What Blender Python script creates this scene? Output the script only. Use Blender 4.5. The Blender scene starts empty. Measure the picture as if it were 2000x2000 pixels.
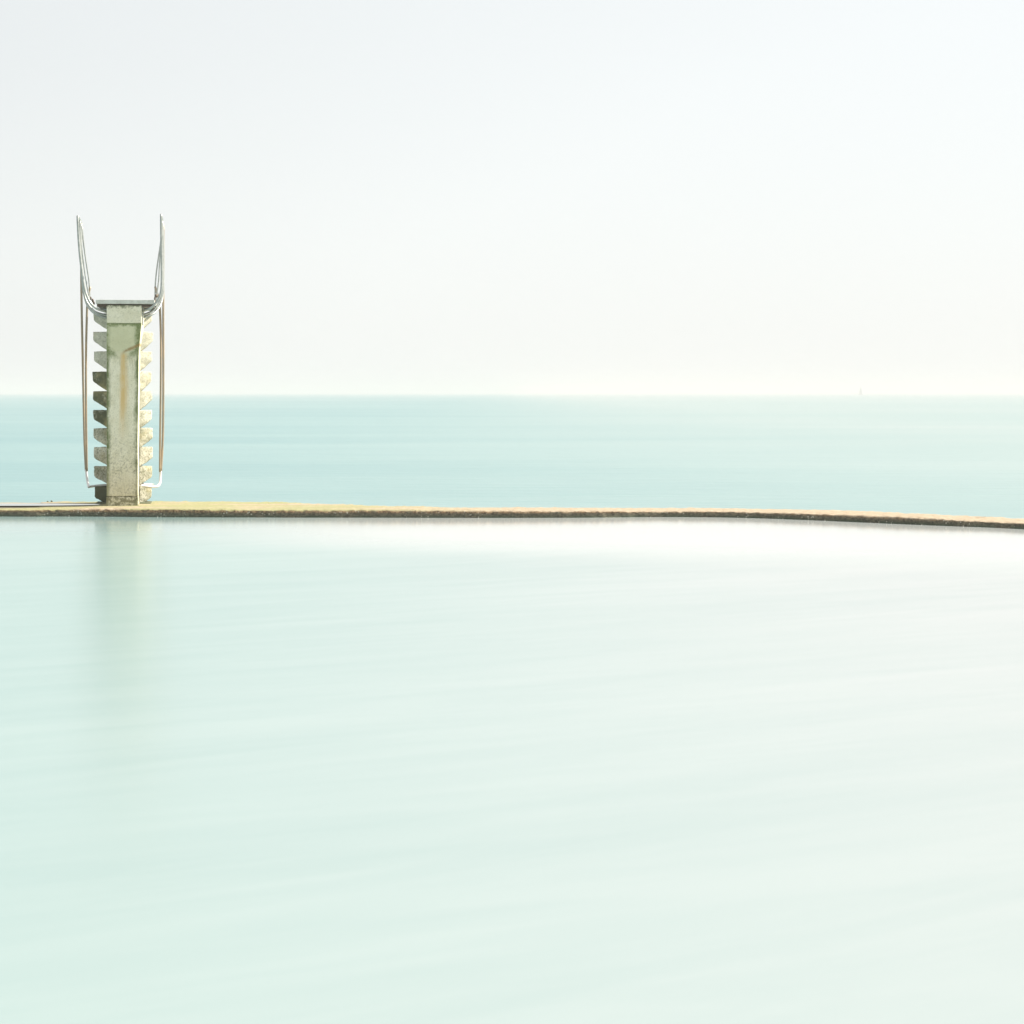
import bpy, bmesh, math, random
from mathutils import Vector, Matrix, noise
random.seed(7)
R = math.radians
scn = bpy.context.scene
C = scn.collection

# ------------------------------------------------------------------ camera, sky, sun, exposure
FPX, EYE, HOR = 4000.0, 1.6, 767.5          # focal length and horizon row of the 2000 px photograph
cam_d = bpy.data.cameras.new('camera')
cam = bpy.data.objects.new('camera', cam_d); C.objects.link(cam)
cam_d.sensor_width = 36.0
cam_d.lens = 36.0 * FPX / 2000.0
cam_d.shift_y = -(1000.0 - HOR) / 2000.0
cam_d.clip_start = 0.1; cam_d.clip_end = 30000
cam.location = (0, 0, EYE); cam.rotation_euler = (R(90), 0, 0)
scn.camera = cam

SUN_EL, SUN_AZ = R(40), R(77)               # azimuth clockwise from the view direction (+Y)
sd = Vector((math.sin(SUN_AZ)*math.cos(SUN_EL), math.cos(SUN_AZ)*math.cos(SUN_EL), math.sin(SUN_EL)))
w = bpy.data.worlds.new('World'); scn.world = w; w.use_nodes = True
nt = w.node_tree; nt.nodes.clear()
def N(tree, t, **kw):
    n = tree.nodes.new(t)
    for k, v in kw.items(): setattr(n, k, v)
    return n
out = N(nt, 'ShaderNodeOutputWorld'); bg = N(nt, 'ShaderNodeBackground'); bg.inputs[1].default_value = 0.1
sky = N(nt, 'ShaderNodeTexSky', sky_type='NISHITA'); sky.sun_disc = False
sky.sun_elevation = SUN_EL; sky.sun_rotation = SUN_AZ; sky.dust_density = 2.5; sky.air_density = 1.0
tc = N(nt, 'ShaderNodeTexCoord')
nrm = N(nt, 'ShaderNodeVectorMath', operation='NORMALIZE'); nt.links.new(tc.outputs['Generated'], nrm.inputs[0])
dot = N(nt, 'ShaderNodeVectorMath', operation='DOT_PRODUCT'); nt.links.new(nrm.outputs[0], dot.inputs[0]); dot.inputs[1].default_value = sd
glow = N(nt, 'ShaderNodeMapRange', interpolation_type='SMOOTHSTEP')
glow.inputs[1].default_value = -0.45; glow.inputs[2].default_value = 0.55
glow.inputs[3].default_value = 0.0; glow.inputs[4].default_value = 1.0
nt.links.new(dot.outputs['Value'], glow.inputs[0])
mp = N(nt, 'ShaderNodeMapping'); mp.inputs['Scale'].default_value = (1.5, 1.5, 7.0); mp.inputs['Rotation'].default_value = (0, R(-16), 0)
nt.links.new(nrm.outputs[0], mp.inputs[0])
cn = N(nt, 'ShaderNodeTexNoise'); cn.inputs['Scale'].default_value = 1.6; cn.inputs['Detail'].default_value = 3.0; cn.inputs['Roughness'].default_value = 0.4
nt.links.new(mp.outputs[0], cn.inputs['Vector'])
cm = N(nt, 'ShaderNodeMapRange'); cm.inputs[1].default_value = 0.3; cm.inputs[2].default_value = 0.7; cm.inputs[3].default_value = -0.025; cm.inputs[4].default_value = 0.025
nt.links.new(cn.outputs[0], cm.inputs[0])
veil = N(nt, 'ShaderNodeMixRGB'); veil.inputs[1].default_value = (3.50, 3.63, 3.60, 1); veil.inputs[2].default_value = (4.85, 4.96, 4.92, 1)
ad = N(nt, 'ShaderNodeMath', operation='ADD'); nt.links.new(glow.outputs[0], ad.inputs[0]); nt.links.new(cm.outputs[0], ad.inputs[1]); 
sz = N(nt, 'ShaderNodeSeparateXYZ'); nt.links.new(nrm.outputs[0], sz.inputs[0])
lo = N(nt, 'ShaderNodeMapRange', interpolation_type='SMOOTHSTEP')      # veil thickens towards the horizon
for i_, x_ in zip((1, 2, 3, 4), (0.0, 0.21, 0.42, 0.0)): lo.inputs[i_].default_value = x_
nt.links.new(sz.outputs[2], lo.inputs[0])
ad2 = N(nt, 'ShaderNodeMath', operation='ADD'); nt.links.new(ad.outputs[0], ad2.inputs[0]); nt.links.new(lo.outputs[0], ad2.inputs[1]); ad2.use_clamp = True
nt.links.new(ad2.outputs[0], veil.inputs[0])
mx = N(nt, 'ShaderNodeMixRGB'); mx.inputs[0].default_value = 0.90      # thin bright overcast veil over the clear sky
nt.links.new(sky.outputs[0], mx.inputs[1]); nt.links.new(veil.outputs[0], mx.inputs[2])
nt.links.new(mx.outputs[0], bg.inputs[0]); nt.links.new(bg.outputs[0], out.inputs[0])

sun_d = bpy.data.lights.new('sun', 'SUN'); sun_d.energy = 4.4; sun_d.angle = R(0.6); sun_d.color = (1.0, 0.93, 0.80)
sun = bpy.data.objects.new('sun', sun_d); C.objects.link(sun)
sun.rotation_euler = (-sd).to_track_quat('-Z', 'Y').to_euler(); sun.location = (30, 10, 30)
scn.view_settings.view_transform = 'Standard'; scn.view_settings.look = 'None'
scn.view_settings.exposure = 1.0; scn.view_settings.gamma = 1.0
scn.cycles.volume_bounces = 2
scn.cycles.max_bounces = 8

# ------------------------------------------------------------------ helpers
def link(name, bm, mat, parent=None, smooth=False):
    me = bpy.data.meshes.new(name); bm.normal_update(); bm.to_mesh(me); bm.free()
    if smooth:
        for p in me.polygons: p.use_smooth = True
    o = bpy.data.objects.new(name, me); C.objects.link(o); me.materials.append(mat)
    if parent: o.parent = parent
    return o
def tag(o, label=None, cat=None, group=None, kind=None):
    if label: o['label'] = label
    if cat: o['category'] = cat
    if group: o['group'] = group
    if kind: o['kind'] = kind
    return o
def crom(p0, p1, p2, p3, t):
    return 0.5*((2*p1)+(-p0+p2)*t+(2*p0-5*p1+4*p2-p3)*t*t+(-p0+3*p1-3*p2+p3)*t**3)
def spline(pts, n):
    P = [Vector(p) for p in pts]; P = [2*P[0]-P[1]] + P + [2*P[-1]-P[-2]]; o = []
    for i in range(1, len(P)-2):
        for k in range(n): o.append(crom(P[i-1], P[i], P[i+1], P[i+2], k/n))
    o.append(P[-2]); return o
def tube(bm, pts, r, seg=12, n=6):
    pts = spline(pts, n) if n > 1 else [Vector(p) for p in pts]
    rings = []; up = None
    for i, p in enumerate(pts):
        t = (pts[min(i+1, len(pts)-1)] - pts[max(i-1, 0)]).normalized()
        if up is None: up = t.orthogonal().normalized()
        up = (up - t*up.dot(t)).normalized(); s = t.cross(up)
        rings.append([bm.verts.new(p + (up*math.cos(2*math.pi*k/seg) + s*math.sin(2*math.pi*k/seg))*r) for k in range(seg)])
    for a, b in zip(rings, rings[1:]):
        for k in range(seg): bm.faces.new((a[k], a[(k+1) % seg], b[(k+1) % seg], b[k]))
    bm.faces.new(rings[0][::-1]); bm.faces.new(rings[-1])
def loft(bm, rings):
    V = [[bm.verts.new(p) for p in r] for r in rings]; n = len(V[0])
    for a, b in zip(V, V[1:]):
        for k in range(n): bm.faces.new((a[k], a[(k+1) % n], b[(k+1) % n], b[k]))
    bm.faces.new(V[0][::-1]); bm.faces.new(V[-1])
def box(bm, x0, x1, y0, y1, z0, z1):
    loft(bm, [[(x0, y0, z), (x1, y0, z), (x1, y1, z), (x0, y1, z)] for z in (z0, z1)])
def roughen(bm, cuts_len, amp, scale, bevel=0.006):
    bmesh.ops.recalc_face_normals(bm, faces=bm.faces)
    if bevel: bmesh.ops.bevel(bm, geom=[e for e in bm.edges if e.calc_face_angle(0) > 0.3], offset=bevel, segments=2, affect='EDGES', profile=0.6)
    for _ in range(6):
        es = [e for e in bm.edges if e.calc_length() > cuts_len]
        if not es: break
        bmesh.ops.subdivide_edges(bm, edges=es, cuts=1, use_grid_fill=True)
    bmesh.ops.triangulate(bm, faces=[f for f in bm.faces if len(f.verts) > 4])
    bm.normal_update()
    for v in bm.verts:
        p = v.co*scale
        v.co += v.normal*amp*(noise.noise(p) + 0.5*noise.noise(p*2.7) + 0.3*noise.noise(p*6.1))

# materials ---------------------------------------------------------
class Mat:
    def __init__(s, name, rough=0.8, metal=0.0):
        s.m = bpy.data.materials.new(name); s.m.use_nodes = True; s.t = s.m.node_tree
        s.b = s.t.nodes['Principled BSDF']; s.b.inputs['Roughness'].default_value = rough; s.b.inputs['Metallic'].default_value = metal
        s.tc = N(s.t, 'ShaderNodeTexCoord'); s.sx = N(s.t, 'ShaderNodeSeparateXYZ'); s.t.links.new(s.tc.outputs['Object'], s.sx.inputs[0])
    def L(s, a, b): s.t.links.new(a, b)
    def noise(s, scale, detail=4, rough=0.6, stretch=None, lo=0.0, hi=1.0, dist=0.0, off=(0, 0, 0), rot=(0, 0, 0)):
        n = N(s.t, 'ShaderNodeTexNoise'); n.inputs['Scale'].default_value = scale; n.inputs['Detail'].default_value = detail
        n.inputs['Roughness'].default_value = rough; n.inputs['Distortion'].default_value = dist
        m = N(s.t, 'ShaderNodeMapping'); m.inputs['Scale'].default_value = stretch or (1, 1, 1); m.inputs['Location'].default_value = off; 
        m0 = N(s.t, 'ShaderNodeMapping'); m0.inputs['Rotation'].default_value = rot
        s.L(s.tc.outputs['Object'], m0.inputs[0]); s.L(m0.outputs[0], m.inputs[0]); s.L(m.outputs[0], n.inputs['Vector'])
        return s.rng(n.outputs[0], lo, hi)
    def rng(s, v, lo, hi, a=0.0, b=1.0):
        r = N(s.t, 'ShaderNodeMapRange', interpolation_type='SMOOTHSTEP')
        for i, x in zip((1, 2, 3, 4), (lo, hi, a, b)): r.inputs[i].default_value = x
        s.L(v, r.inputs[0]); return r.outputs[0]
    def math(s, op, a, b=None, clamp=False):
        n = N(s.t, 'ShaderNodeMath', operation=op); n.use_clamp = clamp
        for i, x in enumerate((a, b)):
            if x is None: continue
            if isinstance(x, (int, float)): n.inputs[i].default_value = x
            else: s.L(x, n.inputs[i])
        return n.outputs[0]
    def mix(s, f, a, b):
        n = N(s.t, 'ShaderNodeMixRGB')
        for i, x in enumerate((f, a, b)):
            if isinstance(x, (int, float)): n.inputs[i].default_value = x
            elif isinstance(x, tuple): n.inputs[i].default_value = (*x, 1)
            else: s.L(x, n.inputs[i])
        return n.outputs[0]
    def color(s, c): s.L(c, s.b.inputs['Base Color']) if not isinstance(c, tuple) else setattr(s.b.inputs['Base Color'], 'default_value', (*c, 1))
    def bump(s, h, dist=0.01, strength=0.6):
        n = N(s.t, 'ShaderNodeBump'); n.inputs['Distance'].default_value = dist; n.inputs['Strength'].default_value = strength
        s.L(h, n.inputs['Height']); s.L(n.outputs[0], s.b.inputs['Normal'])

# sea: wind-stirred pale turquoise water
M = Mat('sea_water', 0.33); M.b.inputs['IOR'].default_value = 1.33
a = M.noise(0.012, 5, 0.62, (0.5, 1, 1), 0.3, 0.7); b = M.noise(0.09, 5, 0.65, (0.3, 1, 1), 0.3, 0.7, off=(3, 8, 0))
f = M.math('ADD', M.math('MULTIPLY', a, 0.55), M.math('MULTIPLY', b, 0.45))
glare = M.rng(M.sx.outputs[0], -18, 26)      # sun-side sky glare painted in: water colour paler to the right
M.color(M.mix(glare, M.mix(f, (0.12, 0.245, 0.26), (0.205, 0.325, 0.325)), M.mix(f, (0.215, 0.31, 0.305), (0.285, 0.35, 0.345))))
wv = M.noise(1.1, 4, 0.6, (0.35, 1, 1)); M.bump(wv, 0.12, 0.5)
SEA = M.m
# pool: milky, calm
M = Mat('pool_water', 0.16); M.b.inputs['IOR'].default_value = 1.33
a = M.noise(0.30, 3, 0.5, (0.30, 1.0, 1), 0.32, 0.68, 0.4, rot=(0, 0, R(-28)))
b = M.noise(1.1, 5, 0.6, (0.22, 1.3, 1), 0.34, 0.66, 0.5, (5, 2, 0), rot=(0, 0, R(-33)))
c = M.noise(3.2, 4, 0.6, (0.22, 1.0, 1), 0.35, 0.65, 0.3, (1, 7, 0), rot=(0, 0, R(-26)))
f = M.math('ADD', M.math('ADD', M.math('MULTIPLY', a, 0.45), M.math('MULTIPLY', b, 0.35)), M.math('MULTIPLY', c, 0.20))
X_, Y_ = M.sx.outputs[0], M.sx.outputs[1]
lr = M.rng(X_, -4.0, 4.2)       # brighter sky reflection on the right put into the water colour
col = M.mix(lr, M.mix(f, (0.205, 0.308, 0.304), (0.25, 0.345, 0.34)), M.mix(f, (0.305, 0.342, 0.35), (0.358, 0.376, 0.386)))
# calm lee under the wall, widening right; bright sky reflection painted in paler
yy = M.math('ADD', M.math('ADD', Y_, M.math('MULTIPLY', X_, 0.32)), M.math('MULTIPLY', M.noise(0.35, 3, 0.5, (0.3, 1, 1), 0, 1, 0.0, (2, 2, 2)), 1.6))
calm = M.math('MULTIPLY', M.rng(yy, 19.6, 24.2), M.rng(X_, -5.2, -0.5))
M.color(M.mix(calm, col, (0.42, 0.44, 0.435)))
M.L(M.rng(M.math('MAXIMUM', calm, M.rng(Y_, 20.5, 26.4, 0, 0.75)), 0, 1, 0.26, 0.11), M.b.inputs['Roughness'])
POOL = M.m

# pool wall
M = Mat('weathered_wall', 0.9)
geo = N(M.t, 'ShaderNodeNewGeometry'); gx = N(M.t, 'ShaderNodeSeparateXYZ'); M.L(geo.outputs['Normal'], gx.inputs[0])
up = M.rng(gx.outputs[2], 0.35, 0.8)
sand = M.mix(M.noise(14, 5, 0.7, None, 0.3, 0.7), (0.33, 0.255, 0.17), (0.51, 0.415, 0.30))
sand = M.mix(M.noise(90, 3, 0.6, None, 0.55, 0.75), sand, (0.20, 0.135, 0.08))
mossy = M.mix(M.noise(30, 4, 0.6, None, 0.3, 0.7), (0.22, 0.24, 0.08), (0.38, 0.37, 0.18))
mm = M.math('MULTIPLY', M.noise(1.3, 5, 0.65, (0.5, 1.8, 1), 0.36, 0.56), M.rng(M.sx.outputs[0], 0.5, -3.2))
top = M.mix(M.math('MULTIPLY', mm, 0.8), sand, mossy)
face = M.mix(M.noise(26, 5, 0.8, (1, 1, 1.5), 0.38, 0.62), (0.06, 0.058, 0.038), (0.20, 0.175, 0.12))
brn = M.math('MULTIPLY', M.rng(M.sx.outputs[2], 0.045, 0.075), M.noise(9, 4, 0.7, None, 0.3, 0.55))
face = M.mix(brn, face, M.mix(M.noise(40, 3, 0.7, None, 0.4, 0.6), (0.14, 0.08, 0.045), (0.45, 0.29, 0.16)))
grn = M.math('MULTIPLY', M.rng(M.sx.outputs[2], 0.045, 0.0), M.noise(3, 3, 0.5, None, 0.3, 0.6))
face = M.mix(grn, face, (0.085, 0.11, 0.07))
vor = N(M.t, 'ShaderNodeTexVoronoi'); vor.inputs['Scale'].default_value = 26; M.L(M.tc.outputs['Object'], vor.inputs['Vector'])
spk = M.math('MULTIPLY', M.rng(vor.outputs['Distance'], 0.28, 0.16), M.noise(2.6, 3, 0.6, None, 0.48, 0.58))
face = M.mix(spk, face, (0.5, 0.47, 0.38))
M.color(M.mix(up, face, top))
M.bump(M.noise(60, 5, 0.7), 0.012, 0.8)
WALL = M.m

# tower concrete
def concrete(name, pillar=False, dark=0.0):
    M = Mat(name, 0.88)
    base = M.mix(M.noise(6, 6, 0.7, None, 0.3, 0.7), (0.68, 0.645, 0.475), (0.81, 0.775, 0.625)) if pillar else M.mix(M.noise(6, 6, 0.7, None, 0.3, 0.7), (0.54, 0.515, 0.42), (0.69, 0.67, 0.57))
    base = M.mix(M.math('MULTIPLY', M.noise(55, 4, 0.7, None, 0.5, 0.7), 0.45), base, (0.20, 0.20, 0.13))
    z, x = M.sx.outputs[2], M.sx.outputs[0]
    if pillar:
        # pale wash-clean centre, algae down both arrises, rust run, lichen speckle at the foot
        n1 = M.noise(9, 5, 0.7, (1, 1, 0.5), 0.0, 1.0)
        xa = M.math('ABSOLUTE', M.math('ADD', x, -0.0))
        e = M.math('ADD', xa, M.math('MULTIPLY', n1, 0.09))
        edge = M.rng(e, 0.185, 0.25)
        edge = M.math('MULTIPLY', edge, M.noise(16, 5, 0.75, (1, 1, .6), 0.25, 0.5, off=(2, 2, 2)))
        gg = N(M.t, 'ShaderNodeNewGeometry'); gs = N(M.t, 'ShaderNodeSeparateXYZ'); M.L(gg.outputs['Normal'], gs.inputs[0])
        fr = M.rng(gs.outputs[1], -0.55, -0.8)
        edge = M.math('MULTIPLY', M.math('MULTIPLY', edge, M.rng(z, 2.438, 2.428)), fr)
        base = M.mix(edge, base, (0.13, 0.165, 0.06))
        headm = M.math('MULTIPLY', M.rng(M.math('ADD', z, M.math('MULTIPLY', n1, 0.12)), 2.0, 2.12), M.rng(z, 2.438, 2.428))
        base = M.mix(M.math('MULTIPLY', headm, 0.6), base, (0.54, 0.54, 0.37))
        vee = M.math('ADD', M.math('MULTIPLY', xa, 2.4), M.math('MULTIPLY', M.math('SUBTRACT', 2.26, z), 2.3))
        dd = M.math('MAXIMUM', M.math('MAXIMUM', M.math('MULTIPLY', xa, 3.9), vee), M.math('MULTIPLY', M.math('SUBTRACT', z, 2.25), 5.2))
        dd = M.math('ADD', dd, M.math('MULTIPLY', M.noise(15, 6, 0.85, None, 0.2, 0.8, off=(1, 5, 2)), 0.34))
        hm = M.math('MULTIPLY', M.math('MULTIPLY', M.rng(dd, 0.84, 1.02), headm), M.noise(45, 4, 0.8, None, 0.25, 0.5, off=(3, 3, 3)))
        base = M.mix(M.math('MULTIPLY', M.math('MULTIPLY', hm, fr), 0.85), base, (0.13, 0.17, 0.05))
        drip = M.math('MULTIPLY', M.noise(20, 5, 0.75, (1, 1, 0.12), 0.52, 0.66, off=(6, 2, 1)), M.math('MULTIPLY', M.rng(z, 2.0, 1.0, 1, 0.15), M.rng(z, 2.02, 1.98)))
        base = M.mix(M.math('MULTIPLY', drip, 0.35), base, (0.28, 0.27, 0.15))
        rx = M.math('ABSOLUTE', M.math('ADD', x, M.math('ADD', M.math('MULTIPLY', z, -0.012), 0.008)))
        rn = M.noise(11, 4, 0.6, (1.6, 1, 0.10), 0, 1)
        rust = M.rng(M.math('ADD', rx, M.math('MULTIPLY', rn, 0.09)), 0.125, 0.045)
        rust = M.math('MULTIPLY', rust, M.math('MULTIPLY', M.rng(z, 0.75, 1.5), M.rng(z, 2.08, 2.0)))
        rust = M.math('MULTIPLY', rust, M.noise(16, 5, 0.7, (1.5, 1, 0.25), 0.15, 0.52, off=(7, 1, 0)))
        base = M.mix(M.math('MULTIPLY', rust, 0.95), base, (0.64, 0.45, 0.19))
        # rusty crack running up to the right at the foot of the corbel
        ck = M.math('ABSOLUTE', M.math('ADD', M.math('ADD', z, -2.055), M.math('MULTIPLY', M.math('ADD', x, 0.0), -0.42)))
        ck = M.math('ADD', ck, M.math('MULTIPLY', M.noise(12, 3, 0.6), 0.025))
        ckm = M.math('MULTIPLY', M.math('MULTIPLY', M.rng(ck, 0.05, 0.012), M.rng(x, -0.02, 0.05)), M.noise(24, 4, 0.7, None, 0.2, 0.5, off=(2, 8, 1)))
        base = M.mix(M.math('MULTIPLY', ckm, 0.85), base, (0.30, 0.18, 0.06))
        lich = M.math('MULTIPLY', M.noise(30, 5, 0.8, None, 0.47, 0.6), M.math('MULTIPLY', M.rng(z, 1.15, 0.35), M.noise(4.5, 4, 0.7, None, 0.25, 0.65, 0.0, (3, 9, 1))))
        base = M.mix(M.math('MULTIPLY', lich, 0.9), base, (0.12, 0.105, 0.065))
        tn = M.math('ADD', z, M.math('MULTIPLY', M.noise(14, 4, 0.7), 0.12))
        base = M.mix(M.math('MULTIPLY', M.rng(tn, 2.685, 2.73), 0.9), base, (0.12, 0.13, 0.07))
        base = M.mix(M.math('MULTIPLY', M.rng(z, 0.75, 0.2), 0.35), base, (0.50, 0.46, 0.32))
        base = M.mix(M.math('MULTIPLY', M.rng(M.math('ADD', z, M.math('MULTIPLY', M.noise(20, 3, 0.7), 0.04)), 0.045, 0.02), 0.8), base, (0.11, 0.10, 0.05))
        pl = M.math('MULTIPLY', M.rng(z, 0.15, 0.14), M.noise(18, 4, 0.7, None, 0.45, 0.55, off=(9, 3, 3)))
        base = M.mix(M.math('MULTIPLY', pl, 0.8), base, (0.16, 0.15, 0.08))
    else:
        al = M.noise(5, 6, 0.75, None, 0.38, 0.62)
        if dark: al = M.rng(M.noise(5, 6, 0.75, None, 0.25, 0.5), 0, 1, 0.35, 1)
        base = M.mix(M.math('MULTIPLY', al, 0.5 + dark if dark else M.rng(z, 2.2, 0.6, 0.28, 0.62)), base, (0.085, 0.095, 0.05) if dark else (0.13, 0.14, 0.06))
        base = M.mix(M.math('MULTIPLY', M.noise(40, 4, 0.7, None, 0.5, 0.62), M.rng(z, 2.2, 0.4, 0.22, 0.6)), base, (0.10, 0.09, 0.05))
        base = M.mix(M.math('MULTIPLY', M.noise(3, 3, 0.6, None, 0.5, 0.7, off=(4, 4, 4)), 0.5), base, (0.50, 0.42, 0.20))
    M.color(base); M.bump(M.noise(120, 4, 0.7), 0.004, 0.7)
    return M.m
PILLAR = concrete('stained_concrete', True); STEP = concrete('mossy_concrete'); STEPD = concrete('dark_concrete', dark=0.48)

M = Mat('galvanised_steel', 0.42, 0.5); M.color(M.mix(M.noise(20, 4, 0.6, None, 0.3, 0.7), (0.33, 0.35, 0.33), (0.45, 0.46, 0.44))); STEEL = M.m
M = Mat('rusty_rail', 0.5, 0.35)
M.color(M.mix(M.noise(5, 5, 0.7, (1, 1, 0.4), 0.35, 0.7), (0.30, 0.26, 0.20), (0.45, 0.33, 0.21))); RAIL = M.m
M = Mat('white_paint', 0.45); M.color(M.mix(M.noise(30, 4, 0.7, None, 0.6, 0.75), (0.78, 0.76, 0.76), (0.45, 0.30, 0.22))); WHITE = M.m
M = Mat('grey_deck', 0.6, 0.1); M.color(M.mix(M.noise(25, 5, 0.7, None, 0.35, 0.7), (0.62, 0.63, 0.58), (0.47, 0.47, 0.42))); DECK = M.m
M = Mat('dark_bolt', 0.5, 0.7); M.color((0.12, 0.09, 0.07)); BOLT = M.m

# ------------------------------------------------------------------ sea, pool, wall
SEA_Z = -0.4
bm = bmesh.new(); S = 8000
bm.faces.new([bm.verts.new(p) for p in ((-S, -S, SEA_Z), (S, -S, SEA_Z), (S, S, SEA_Z), (-S, S, SEA_Z))])
tag(link('sea', bm, SEA), kind='structure')

# measured columns of the photograph: x, waterline row, front edge row, back edge row
meas = [(0, 1008.6, 995.6, 982.2), (100, 1008.8, 995, 979.3), (200, 1009, 994, 978.6), (300, 1010, 994.5, 978.8), (400, 1010.4, 995, 978.8), (500, 1010.6, 996, 980.6),
        (620, 1010.9, 996, 983.8), (750, 1011, 996, 987.6), (850, 1011.3, 997, 989.8), (1000, 1011.4, 997.4, 990.6), (1150, 1011.0, 998, 990.6), (1300, 1009.8, 998.6, 991.6),
        (1450, 1011.3, 999.8, 992.8), (1600, 1016.5, 1004, 995.5), (1750, 1023.0, 1009.5, 1001.6), (1870, 1028, 1015.5, 1007.2), (2000, 1033.5, 1022.6, 1013.4)]
cols = [(-60, 32, 34.5, .09), (-30, 29.2, 31.5, .09), (-14, 27.6, 29.5, .09), (-9.5, 27.1, 28.9, .09)]
for px, yb, yf, yk in meas:
    D = FPX*EYE/(yb-HOR); z = EYE-(yf-HOR)*D/FPX; Dk = FPX*(EYE-z)/(yk-HOR)
    cols.append(((px-1000)/FPX*D, D, Dk-D, z))
cols = [(c[0], c[1], c[2]-c[1] if i < 4 else c[2], c[3]) for i, c in enumerate(cols)]
cols += [(9, 21.2, .9, .07), (12.5, 16, .9, .07), (15.2, 8, .9, .07), (16.5, -4, .9, .07), (16.5, -30, .9, .07)]
path = [Vector((c[0], c[1], 0)) for c in cols]; wid = [c[2] for c in cols]; hts = [c[3] for c in cols]
# resample
samp = []
for i in range(len(cols)-1):
    p0, p1, p2, p3 = path[max(i-1, 0)], path[i], path[i+1], path[min(i+2, len(cols)-1)]
    ln = (p2-p1).length; inview = -7.3 < p1.x < 7 and p1.y > 22
    n = max(2, int(ln/(0.018 if inview else 0.25)))
    for k in range(n):
        t = k/n; q = crom(p0, p1, p2, p3, t); q2 = crom(p0, p1, p2, p3, t+0.01)
        d = (q2-q).normalized(); s = t*t*(3-2*t)
        samp.append((q, Vector((-d.y, d.x, 0)), wid[i]*(1-s)+wid[i+1]*s, hts[i]*(1-s)+hts[i+1]*s))
bm = bmesh.new(); rows = []
def wall_noise(p, a, s): 
    return a*(noise.noise(p*s) + 0.6*noise.noise(p*s*2.3+Vector((3, 1, 7))) + 0.4*noise.noise(p*s*5.1))
for q, nr, wd, h in samp:
    pro = [(0.0, -1.2), (0.0, -0.3), (0.0, -0.05), (0.002, 0.0), (0.004, h*.25), (0.006, h*.5), (0.008, h*.75), (0.014, h*.90), (0.028, h*.985), (0.05, h), (0.08, h+.001), (0.13, h+.001)]
    pro += [(0.13+(wd-0.26)*k/9, h+0.004*math.sin(math.pi*k/9)) for k in range(1, 9)]
    pro += [(wd-.13, h), (wd-.05, h-.002), (wd-.015, h-.02), (wd, h-.06), (wd+.05, -0.3), (wd+.2, -1.2)]
    row = []
    for j, (u, z) in enumerate(pro):
        p = q + nr*u; p.z = z
        if z > -0.2:
            am = 0.011 if 3 < j < 12 else 0.006
            if u > wd-.2: am = 0.009
            dn = wall_noise(p, am, 9.0); hump = wall_noise(p, 0.010, 1.3) if z > 0.04 else 0
            if 11 < j < 21: dn *= .4; hump *= .4
            dirn = Vector((0, 0, 1)) if 8 <= j else (nr*-1)
            if j in (7, 8, 9, 10): dirn = (nr*-1 + Vector((0, 0, 1.0))).normalized(); dn = dn*.9 + 0.008*noise.noise(p*30) + 0.005*noise.noise(p*60); hump *= .3
            p += dirn*(dn + hump)
        row.append(bm.verts.new(p))
    rows.append(row)
for a_, b_ in zip(rows, rows[1:]):
    for j in range(len(a_)-1): bm.faces.new((a_[j], b_[j], b_[j+1], a_[j+1]))
wall = link('pool_wall', bm, WALL, smooth=True)
tag(wall, 'long low curving concrete sea pool wall with sandy top and dark weathered face', 'wall')
def wall_top(x, u):
    best = min(samp, key=lambda s: abs(s[0].x-x)); return best

# pool water up to the wall
bm = bmesh.new()
edge = [(q + nr*0.12) for q, nr, wd, h in samp[::6]]
vs = [bm.verts.new((p.x, p.y, 0)) for p in edge] + [bm.verts.new((-60, -30, 0))]
bm.faces.new(vs[::-1]); bmesh.ops.triangulate(bm, faces=bm.faces[:])
bmesh.ops.recalc_face_normals(bm, faces=bm.faces)
for f_ in bm.faces:
    if f_.normal.z < 0: f_.normal_flip()
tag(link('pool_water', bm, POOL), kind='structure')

# ------------------------------------------------------------------ diving tower
D0 = 27.22; BX = (239-1000)/FPX*D0; BZ = 0.088; ROT = R(7.6)
tower = bpy.data.objects.new('diving_tower', None); C.objects.link(tower)
tower.location = (BX, D0, BZ); tower.rotation_euler = (0, 0, ROT)
tag(tower, 'weathered concrete diving tower with cantilevered steps and flared metal handrails on the pool wall', 'diving tower')
MW = Matrix.Translation((BX, D0, BZ)) @ Matrix.Rotation(ROT, 4, 'Z'); MI = MW.inverted()
O_ = MI @ Vector((0, 0, EYE))
def P(px, py, d):                             # point of the tower's own frame at depth d, measured off the photograph
    r = MI.to_3x3() @ Vector(((px-1000)/FPX, 1, -(py-HOR)/FPX)); t = (d-O_.y)/r.y
    return O_ + r*t
def X(px, d): return P(px, 700, d).x
def Z(py, d): return P(240, py, d).z

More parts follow.
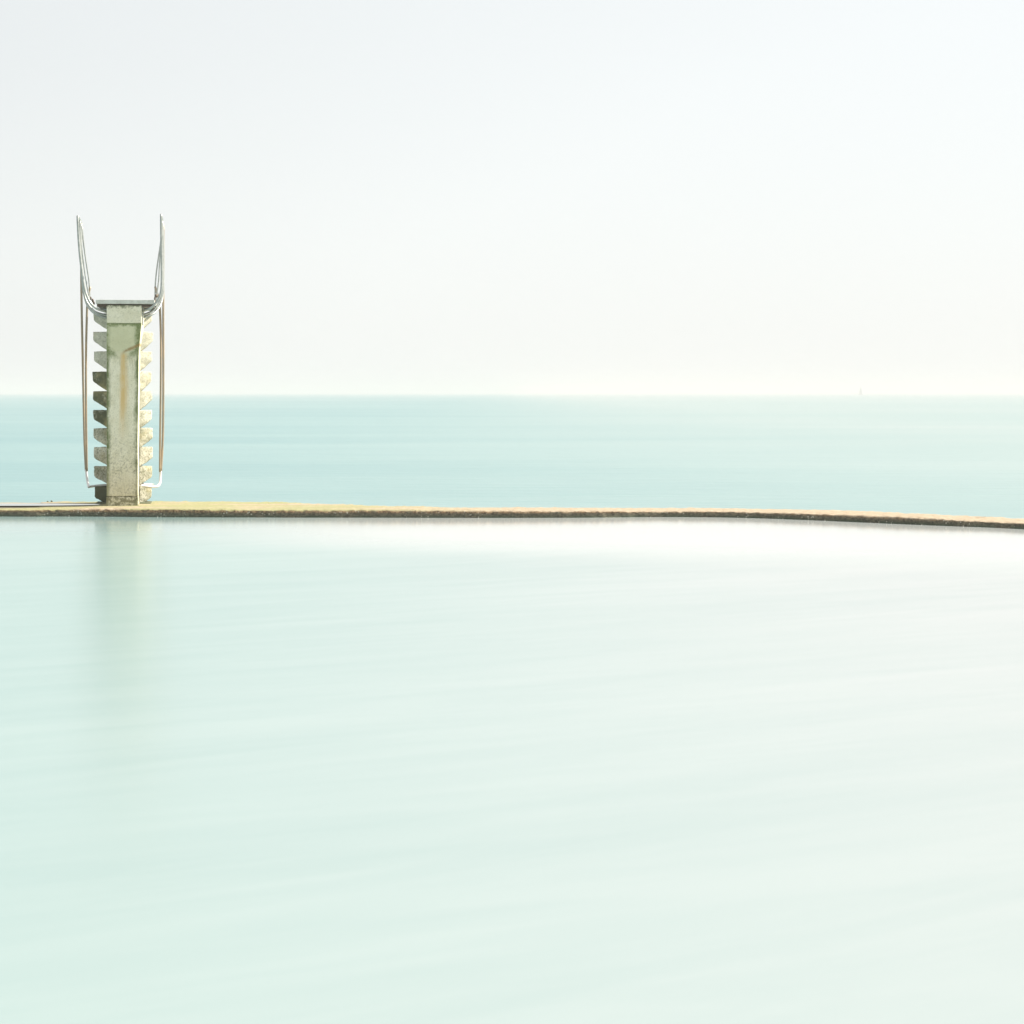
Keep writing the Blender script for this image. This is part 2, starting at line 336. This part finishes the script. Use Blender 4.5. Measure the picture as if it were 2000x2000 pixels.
# shaft with plinth joint, corbel and head
def ring(xl, xr, yf, yb, z): return [(xl, yf, z), (xr, yf, z), (xr, yb, z), (xl, yb, z)]
HF = -0.28
bm = bmesh.new()
xl, xr = X(208.3, 0), X(269.2, 0)
zc = Z(685, 0); zh = Z(631.5, HF); zt = Z(596, HF)
xlt, xrt = X(208.2, 0), X(271.5, 0)
xlh, xrh = X(208.2, HF), X(276.3, HF)
loft(bm, [ring(xl-.004, xr+.004, -.004, .36, -.05), ring(xl-.004, xr+.004, -.004, .36, Z(970, 0)-.004)])
loft(bm, [ring(xl, xr, 0, .356, Z(970, 0)+.004), ring(xl, xr, 0, .356, Z(860, 0)), ring(xl, X(270.2, 0), 0, .356, Z(770, 0)), ring(xlt, xrt, 0, .356, zc), ring(xlh, xrh, HF+.012, .50, zh)])
loft(bm, [ring(xl+.006, xr-.006, .004, .35, Z(970, 0)-.004), ring(xl+.006, xr-.006, .004, .35, Z(970, 0)+.004)])
roughen(bm, 0.05, 0.0035, 7)
link('shaft', bm, PILLAR, tower, True)
bm = bmesh.new(); box(bm, xlh, xrh, HF, .52, zh+.003, zt); roughen(bm, 0.05, 0.003, 8)
link('head_block', bm, PILLAR, tower, True)
# raking spine that carries the steps
bm = bmesh.new()
for_z = [(-.04, .36, .98), (0.8, .352, .86), (1.6, .352, .74), (Z(604, .5), .352, .62)]
loft(bm, [ring(xl+.02, xr-.02, a_, b_, z) for z, a_, b_ in for_z]); roughen(bm, 0.08, 0.004, 6)
link('spine', bm, STEP, tower, True)
# deck slab
bm = bmesh.new(); box(bm, X(187, HF-.02), X(301, HF-.02), HF-.02, 1.15, Z(593.5, HF-.02), Z(585.5, HF-.02)); roughen(bm, 0.06, 0.0015, 9, 0.004)
deck = link('platform', bm, DECK, tower, False)
bm = bmesh.new()
box(bm, X(189, HF), X(299, HF), HF+.03, 1.1, Z(593.5, HF-.02)-.035, Z(593.5, HF-.02)-.002)
link('deck_frame', bm, BOLT, deck)

# steps : (top row, left x, right x, outer face rows, root row)
steps = [(612, 182.3, 296, 14, 34), (648, 181.6, 298.3, 17, 39), (686, 183, 296, 18, 39), (726, 180.3, 295.3, 18, 40), (764, 181.5, 295.8, 17, 37),
         (801, 181.8, 296, 17, 36), (836.5, 182.6, 297.4, 19, 38), (873.3, 183, 297.4, 21, 38), (911, 183.4, 296.3, 20, 36), (950, 184.6, 295.5, 21, 37)]
for i, (py, lx, rx, fh, rh) in enumerate(steps):
    dc = .46 + .30*i/9; y0, y1 = dc, dc+.24
    zt_ = Z(py, y0); px_m = (Z(0, y0)-Z(1000, y0))/1000
    h1, h2 = fh*px_m, rh*px_m
    cL, cR = xl+.01, xr-.01
    for side, tipx, cx in ((-1, X(lx, y0+.05), cL), (1, X(rx, y0+.05), cR)):
        bm = bmesh.new()
        # plan tapers towards the tip: root deep, tip shallow; underside ramps down to the spine
        rt = [(cx, y0-.02), (cx, y1+.02)]; tp = [(tipx, y0+.085), (tipx, y1-.05)]
        v = {}
        mid = cx+(tipx-cx)*.93
        A = [bm.verts.new(p) for p in ((cx, y0-.02, zt_), (tipx, y0+.085, zt_-.002), (tipx, y0+.085, zt_-h1*.92), (mid, y0+.075, zt_-h1*1.1), (cx+(tipx-cx)*.45, y0+.03, zt_-(h1+(h2-h1)*.60)), (cx, y0-.02, zt_-h2))]
        B = [bm.verts.new(p) for p in ((cx, y1+.02, zt_), (tipx, y1-.05, zt_-.002), (tipx, y1-.05, zt_-h1*.92), (mid, y1-.045, zt_-h1*1.1), (cx+(tipx-cx)*.45, y1, zt_-(h1+(h2-h1)*.60)), (cx, y1+.02, zt_-h2))]
        bm.faces.new(A); bm.faces.new(B[::-1])
        for k in range(6): bm.faces.new((A[k], B[k], B[(k+1) % 6], A[(k+1) % 6]))
        roughen(bm, 0.03, 0.0065, 9+i, 0.008)
        link('step', bm, STEPD if (i in (3, 4, 5, 9) and side < 0) else STEP, tower, True)  # some left steps take the darker concrete
# foot slab under the stair, on the wall top
bm = bmesh.new(); zb = Z(987, .4)
loft(bm, [ring(X(183.5, .5), X(297, .5), .42, 1.05, -.03), ring(X(186, .5), X(294, .5), .46, 1.0, .022)]); roughen(bm, 0.05, 0.006, 12)
link('foot_slab', bm, STEPD, tower, True)

# handrails
r1 = 0.0165
def front_line(y, front):
    f = front[4:]
    for a_, b_ in zip(f, f[1:]):
        if a_[1] <= y <= b_[1]: return a_[0] + (b_[0]-a_[0])*(y-a_[1])/(b_[1]-a_[1])
    return f[0][0]
def rail_side(front, hoops, rear, stair_out, stair_in, foot, foot_bar, fix):
    hr = bmesh.new(); tube(hr, [P(*p) for p in front], r1)
    o = link('handrail', hr, STEEL, tower, True)
    for h in hoops:
        b = bmesh.new(); tube(b, [P(*p) for p in h], r1*.92); link('hoop', b, STEEL, o, True)
    b = bmesh.new(); tube(b, [P(*p) for p in rear], r1*.62); link('post', b, STEEL, o, True)
    for fr_ in (0.5,):
        mid = [(a_[0]*(1-fr_) + front_line(a_[1], front)*fr_, a_[1]-(4 if k_ == 0 else 0), a_[2]*(1-fr_)-.1*fr_) for k_, a_ in enumerate(rear)]
        b = bmesh.new(); tube(b, [P(*p) for p in mid], r1*.62); link('post', b, STEEL, o, True)
    for s in (stair_out, stair_in):
        b = bmesh.new(); tube(b, [P(*p) for p in s], r1*.95); link('stair_rail', b, RAIL, o, True)
    b = bmesh.new(); tube(b, [P(*p) for p in foot], r1*1.05, n=4); fo = link('rail_foot', b, WHITE, o, True)
    b = bmesh.new(); tube(b, [P(*p) for p in foot_bar], r1*1.0, n=2); link('crossbar', b, STEEL, fo, True)
    for p in fix:
        b = bmesh.new(); c = P(*p); bmesh.ops.create_uvsphere(b, u_segments=10, v_segments=6, radius=.016, matrix=Matrix.Translation(c) @ Matrix.Diagonal((1, 1.3, 1.6, 1)))
        link('bolt', b, BOLT, o, True)
rail_side([(160, 440, 1.1), (156.5, 431, .5), (153, 424, -.1), (152, 422.5, -.26), (151.8, 426, -.3), (152.8, 450, -.3), (155.5, 490, -.3), (160, 530, -.3), (164.6, 560, -.3), (169.5, 577, -.3), (177, 592, -.3), (190, 603, -.29), (209, 609.5, -.15)],
          [[(156, 431, .35), (156.5, 470, .35), (158, 510, .35), (161, 550, .35), (164, 573, .35), (171, 592, .33), (186, 609, .3), (212, 617, .3)],
           [(158.5, 436, .75), (159, 480, .75), (160, 520, .75), (163, 560, .72), (166, 582, .7), (173, 600, .6), (188, 614, .45), (212, 622, .4)]],
          [(160, 441, 1.1), (164, 480, 1.1), (169.5, 520, 1.1), (174, 550, 1.1), (176, 588, 1.1)],
          [(159.2, 440, 1.1), (158.5, 500, 1.1), (159.5, 600, 1.1), (161.5, 700, 1.1), (163.6, 800, 1.1), (165, 860, 1.08), (167.8, 920, 1.05)],
          [(176, 560, 1.1), (171, 590, 1.1), (169, 640, 1.1), (168, 700, 1.08), (168.2, 800, 1.06), (169, 870, 1.04), (169.6, 920, 1.03)],
          [(168.4, 917, 1.04), (169.5, 930, 1.03), (171.3, 942, 1.0), (172.8, 949, .95), (174, 951, .9)],
          [(172.5, 951, .95), (190, 948.5, .85), (212, 947, .75)],
          [(177, 583, 1.0), (181, 587, -.1), (183, 592, -.1)])
rail_side([(318.8, 440, 1.1), (317, 431, .5), (315.3, 422, -.1), (314.9, 419.5, -.26), (314.8, 424, -.3), (315, 450, -.3), (315.6, 490, -.3), (316, 530, -.3), (315.5, 560, -.3), (312.5, 577, -.3), (304, 592, -.3), (292, 603, -.29), (274, 609, -.15)],
          [[(316.7, 431, .35), (318, 470, .35), (318, 510, .35), (318, 550, .35), (316.5, 573, .35), (309, 594, .33), (295, 609, .3), (270, 618, .3)],
           [(318, 436, .75), (319, 480, .75), (319, 520, .75), (319, 560, .72), (317.5, 580, .7), (311, 600, .6), (297, 614, .45), (268, 623, .4)]],
          [(318, 441, 1.1), (313, 480, 1.1), (307, 520, 1.1), (303.8, 550, 1.1), (302.3, 588, 1.1)],
          [(319.2, 440, 1.1), (319.2, 500, 1.1), (319, 600, 1.1), (319.2, 700, 1.1), (319, 800, 1.1), (318, 860, 1.08), (314.5, 922, 1.05)],
          [(303, 560, 1.1), (311, 590, 1.1), (313.8, 640, 1.1), (314.4, 700, 1.08), (313.6, 800, 1.06), (312.8, 870, 1.04), (312.6, 922, 1.03)],
          [(313.6, 920, 1.04), (313.4, 932, 1.03), (312.4, 943, .98), (308.5, 949, .92), (300, 950.5, .88), (284, 949, .8), (266, 947.5, .75)],
          [(300, 946.8, .92), (284, 945.6, .85), (268, 945, .8)],
          [(303, 583, 1.0), (305, 578, -.1), (302, 590, -.1)])
# steel strap on the right flank of the head
bm = bmesh.new(); box(bm, xrh+.002, xrh+.016, HF+.12, HF+.17, zh-.02, zt-.01); link('strap', bm, STEEL, tower)

# ------------------------------------------------------------------ small things on the wall
bm = bmesh.new()                                # rain puddle lying on the top left of the wall
pd = []
for k in range(48):
    a_ = 2*math.pi*k/48; rr_ = 1 + .10*noise.noise(Vector((math.cos(a_)*2, math.sin(a_)*2, 4)))
    pd.append(bm.verts.new((-7.5 + 2.0*math.cos(a_)*rr_, 27.44 + .33*math.sin(a_)*rr_ + 0.0, 0.105)))
bm.faces.new(pd)
M = Mat('puddle_water', 0.08); M.b.inputs['IOR'].default_value = 1.33; M.color((0.5, 0.5, 0.46)); PUD = M.m
tag(link('puddle', bm, PUD), kind='structure')

def stone(x, y, z, s, label):
    bm = bmesh.new(); bmesh.ops.create_icosphere(bm, subdivisions=3, radius=s)
    for v in bm.verts:
        v.co *= 1 + .35*noise.noise(v.co*40 + Vector((x, y, 0))*7); v.co.z *= .8
    o = link('pebble', bm, STEPD, smooth=True); o.location = (x, y, z + s*.6)
    tag(o, label, 'pebble', 'pebbles on the wall top')
stone((93-1000)/FPX*28.5, 28.5, .080, .012, 'left of two tiny dark pebbles on the back edge of the wall')
stone((99-1000)/FPX*28.5, 28.55, .082, .015, 'right of two tiny dark pebbles on the back edge of the wall')

# ------------------------------------------------------------------ far sailing boat
DB = 2400
boat = bpy.data.objects.new('sailboat', None); C.objects.link(boat)
boat.location = ((1681-1000)/FPX*DB, DB, SEA_Z); boat.rotation_euler = (0, 0, R(50))
tag(boat, 'tiny pale sailboat on the far horizon', 'sailboat')
M = Mat('boat_hull', 0.4); M.color((0.06, 0.07, 0.08)); HULL = M.m
M = Mat('sail_cloth', 0.8); M.color((0.16, 0.17, 0.18)); SAIL = M.m  # shade on the backlit sails is put into this dark grey
bm = bmesh.new(); rg = []
for k in range(13):
    t = k/12; x_ = -3.6+7.6*t; wd_ = 1.25*math.sin(math.pi*(0.22+0.78*t))**.7 if t < 1 else 0.02
    wd_ = max(wd_, .03); sh = .95 + .25*t*t
    rg.append([(x_, -wd_, sh), (x_, -wd_*.8, .3), (x_, 0, -.35), (x_, wd_*.8, .3), (x_, wd_, sh)])
loft(bm, rg); link('hull', bm, HULL, boat, True)
bm = bmesh.new(); box(bm, -1.4, 1.2, -.6, .6, 1.0, 1.45); roughen(bm, 1, 0, 1, .08); link('cabin', bm, SAIL, boat)
bm = bmesh.new(); tube(bm, [(.6, 0, .9), (.6, 0, 10.6)], .07, n=1); link('mast', bm, HULL, boat, True)
bm = bmesh.new(); tube(bm, [(.6, 0, 1.9), (-3.2, .3, 1.8)], .06, n=1); link('boom', bm, HULL, boat, True)
def sail(name, p):
    bm = bmesh.new(); n = 10; g = []
    for i in range(n+1):
        t = i/n; a_ = Vector(p[0]).lerp(Vector(p[2]), t); b_ = Vector(p[1]).lerp(Vector(p[2]), t); row = []
        for j in range(n+1):
            q = a_.lerp(b_, j/n); q.y += .35*math.sin(math.pi*j/n)*(1-t)+.05; row.append(bm.verts.new(q))
        g.append(row)
    for i in range(n):
        for j in range(n): bm.faces.new((g[i][j], g[i][j+1], g[i+1][j+1], g[i+1][j]))
    bmesh.ops.remove_doubles(bm, verts=bm.verts, dist=1e-4)
    bmesh.ops.solidify(bm, geom=bm.faces[:], thickness=.03); link(name, bm, SAIL, boat, True)
sail('mainsail', [(.5, 0, 2.0), (-3.1, .3, 1.95), (.5, 0, 10.3)])
sail('jib', [(3.9, 0, 1.4), (.9, .4, 1.5), (.8, 0, 9.0)])

# ------------------------------------------------------------------ sea haze
bm = bmesh.new(); box(bm, -8300, 8300, -8300, 8300, -2.4, 14.5)
m = bpy.data.materials.new('sea_haze'); m.use_nodes = True; t = m.node_tree; t.nodes.clear()
o_ = N(t, 'ShaderNodeOutputMaterial'); v_ = N(t, 'ShaderNodeVolumePrincipled')
v_.inputs['Color'].default_value = (0.69, 0.675, 0.685, 1); v_.inputs['Density'].default_value = 0.0007
t.links.new(v_.outputs[0], o_.inputs['Volume'])
hz = link('haze', bm, m); tag(hz, kind='stuff')
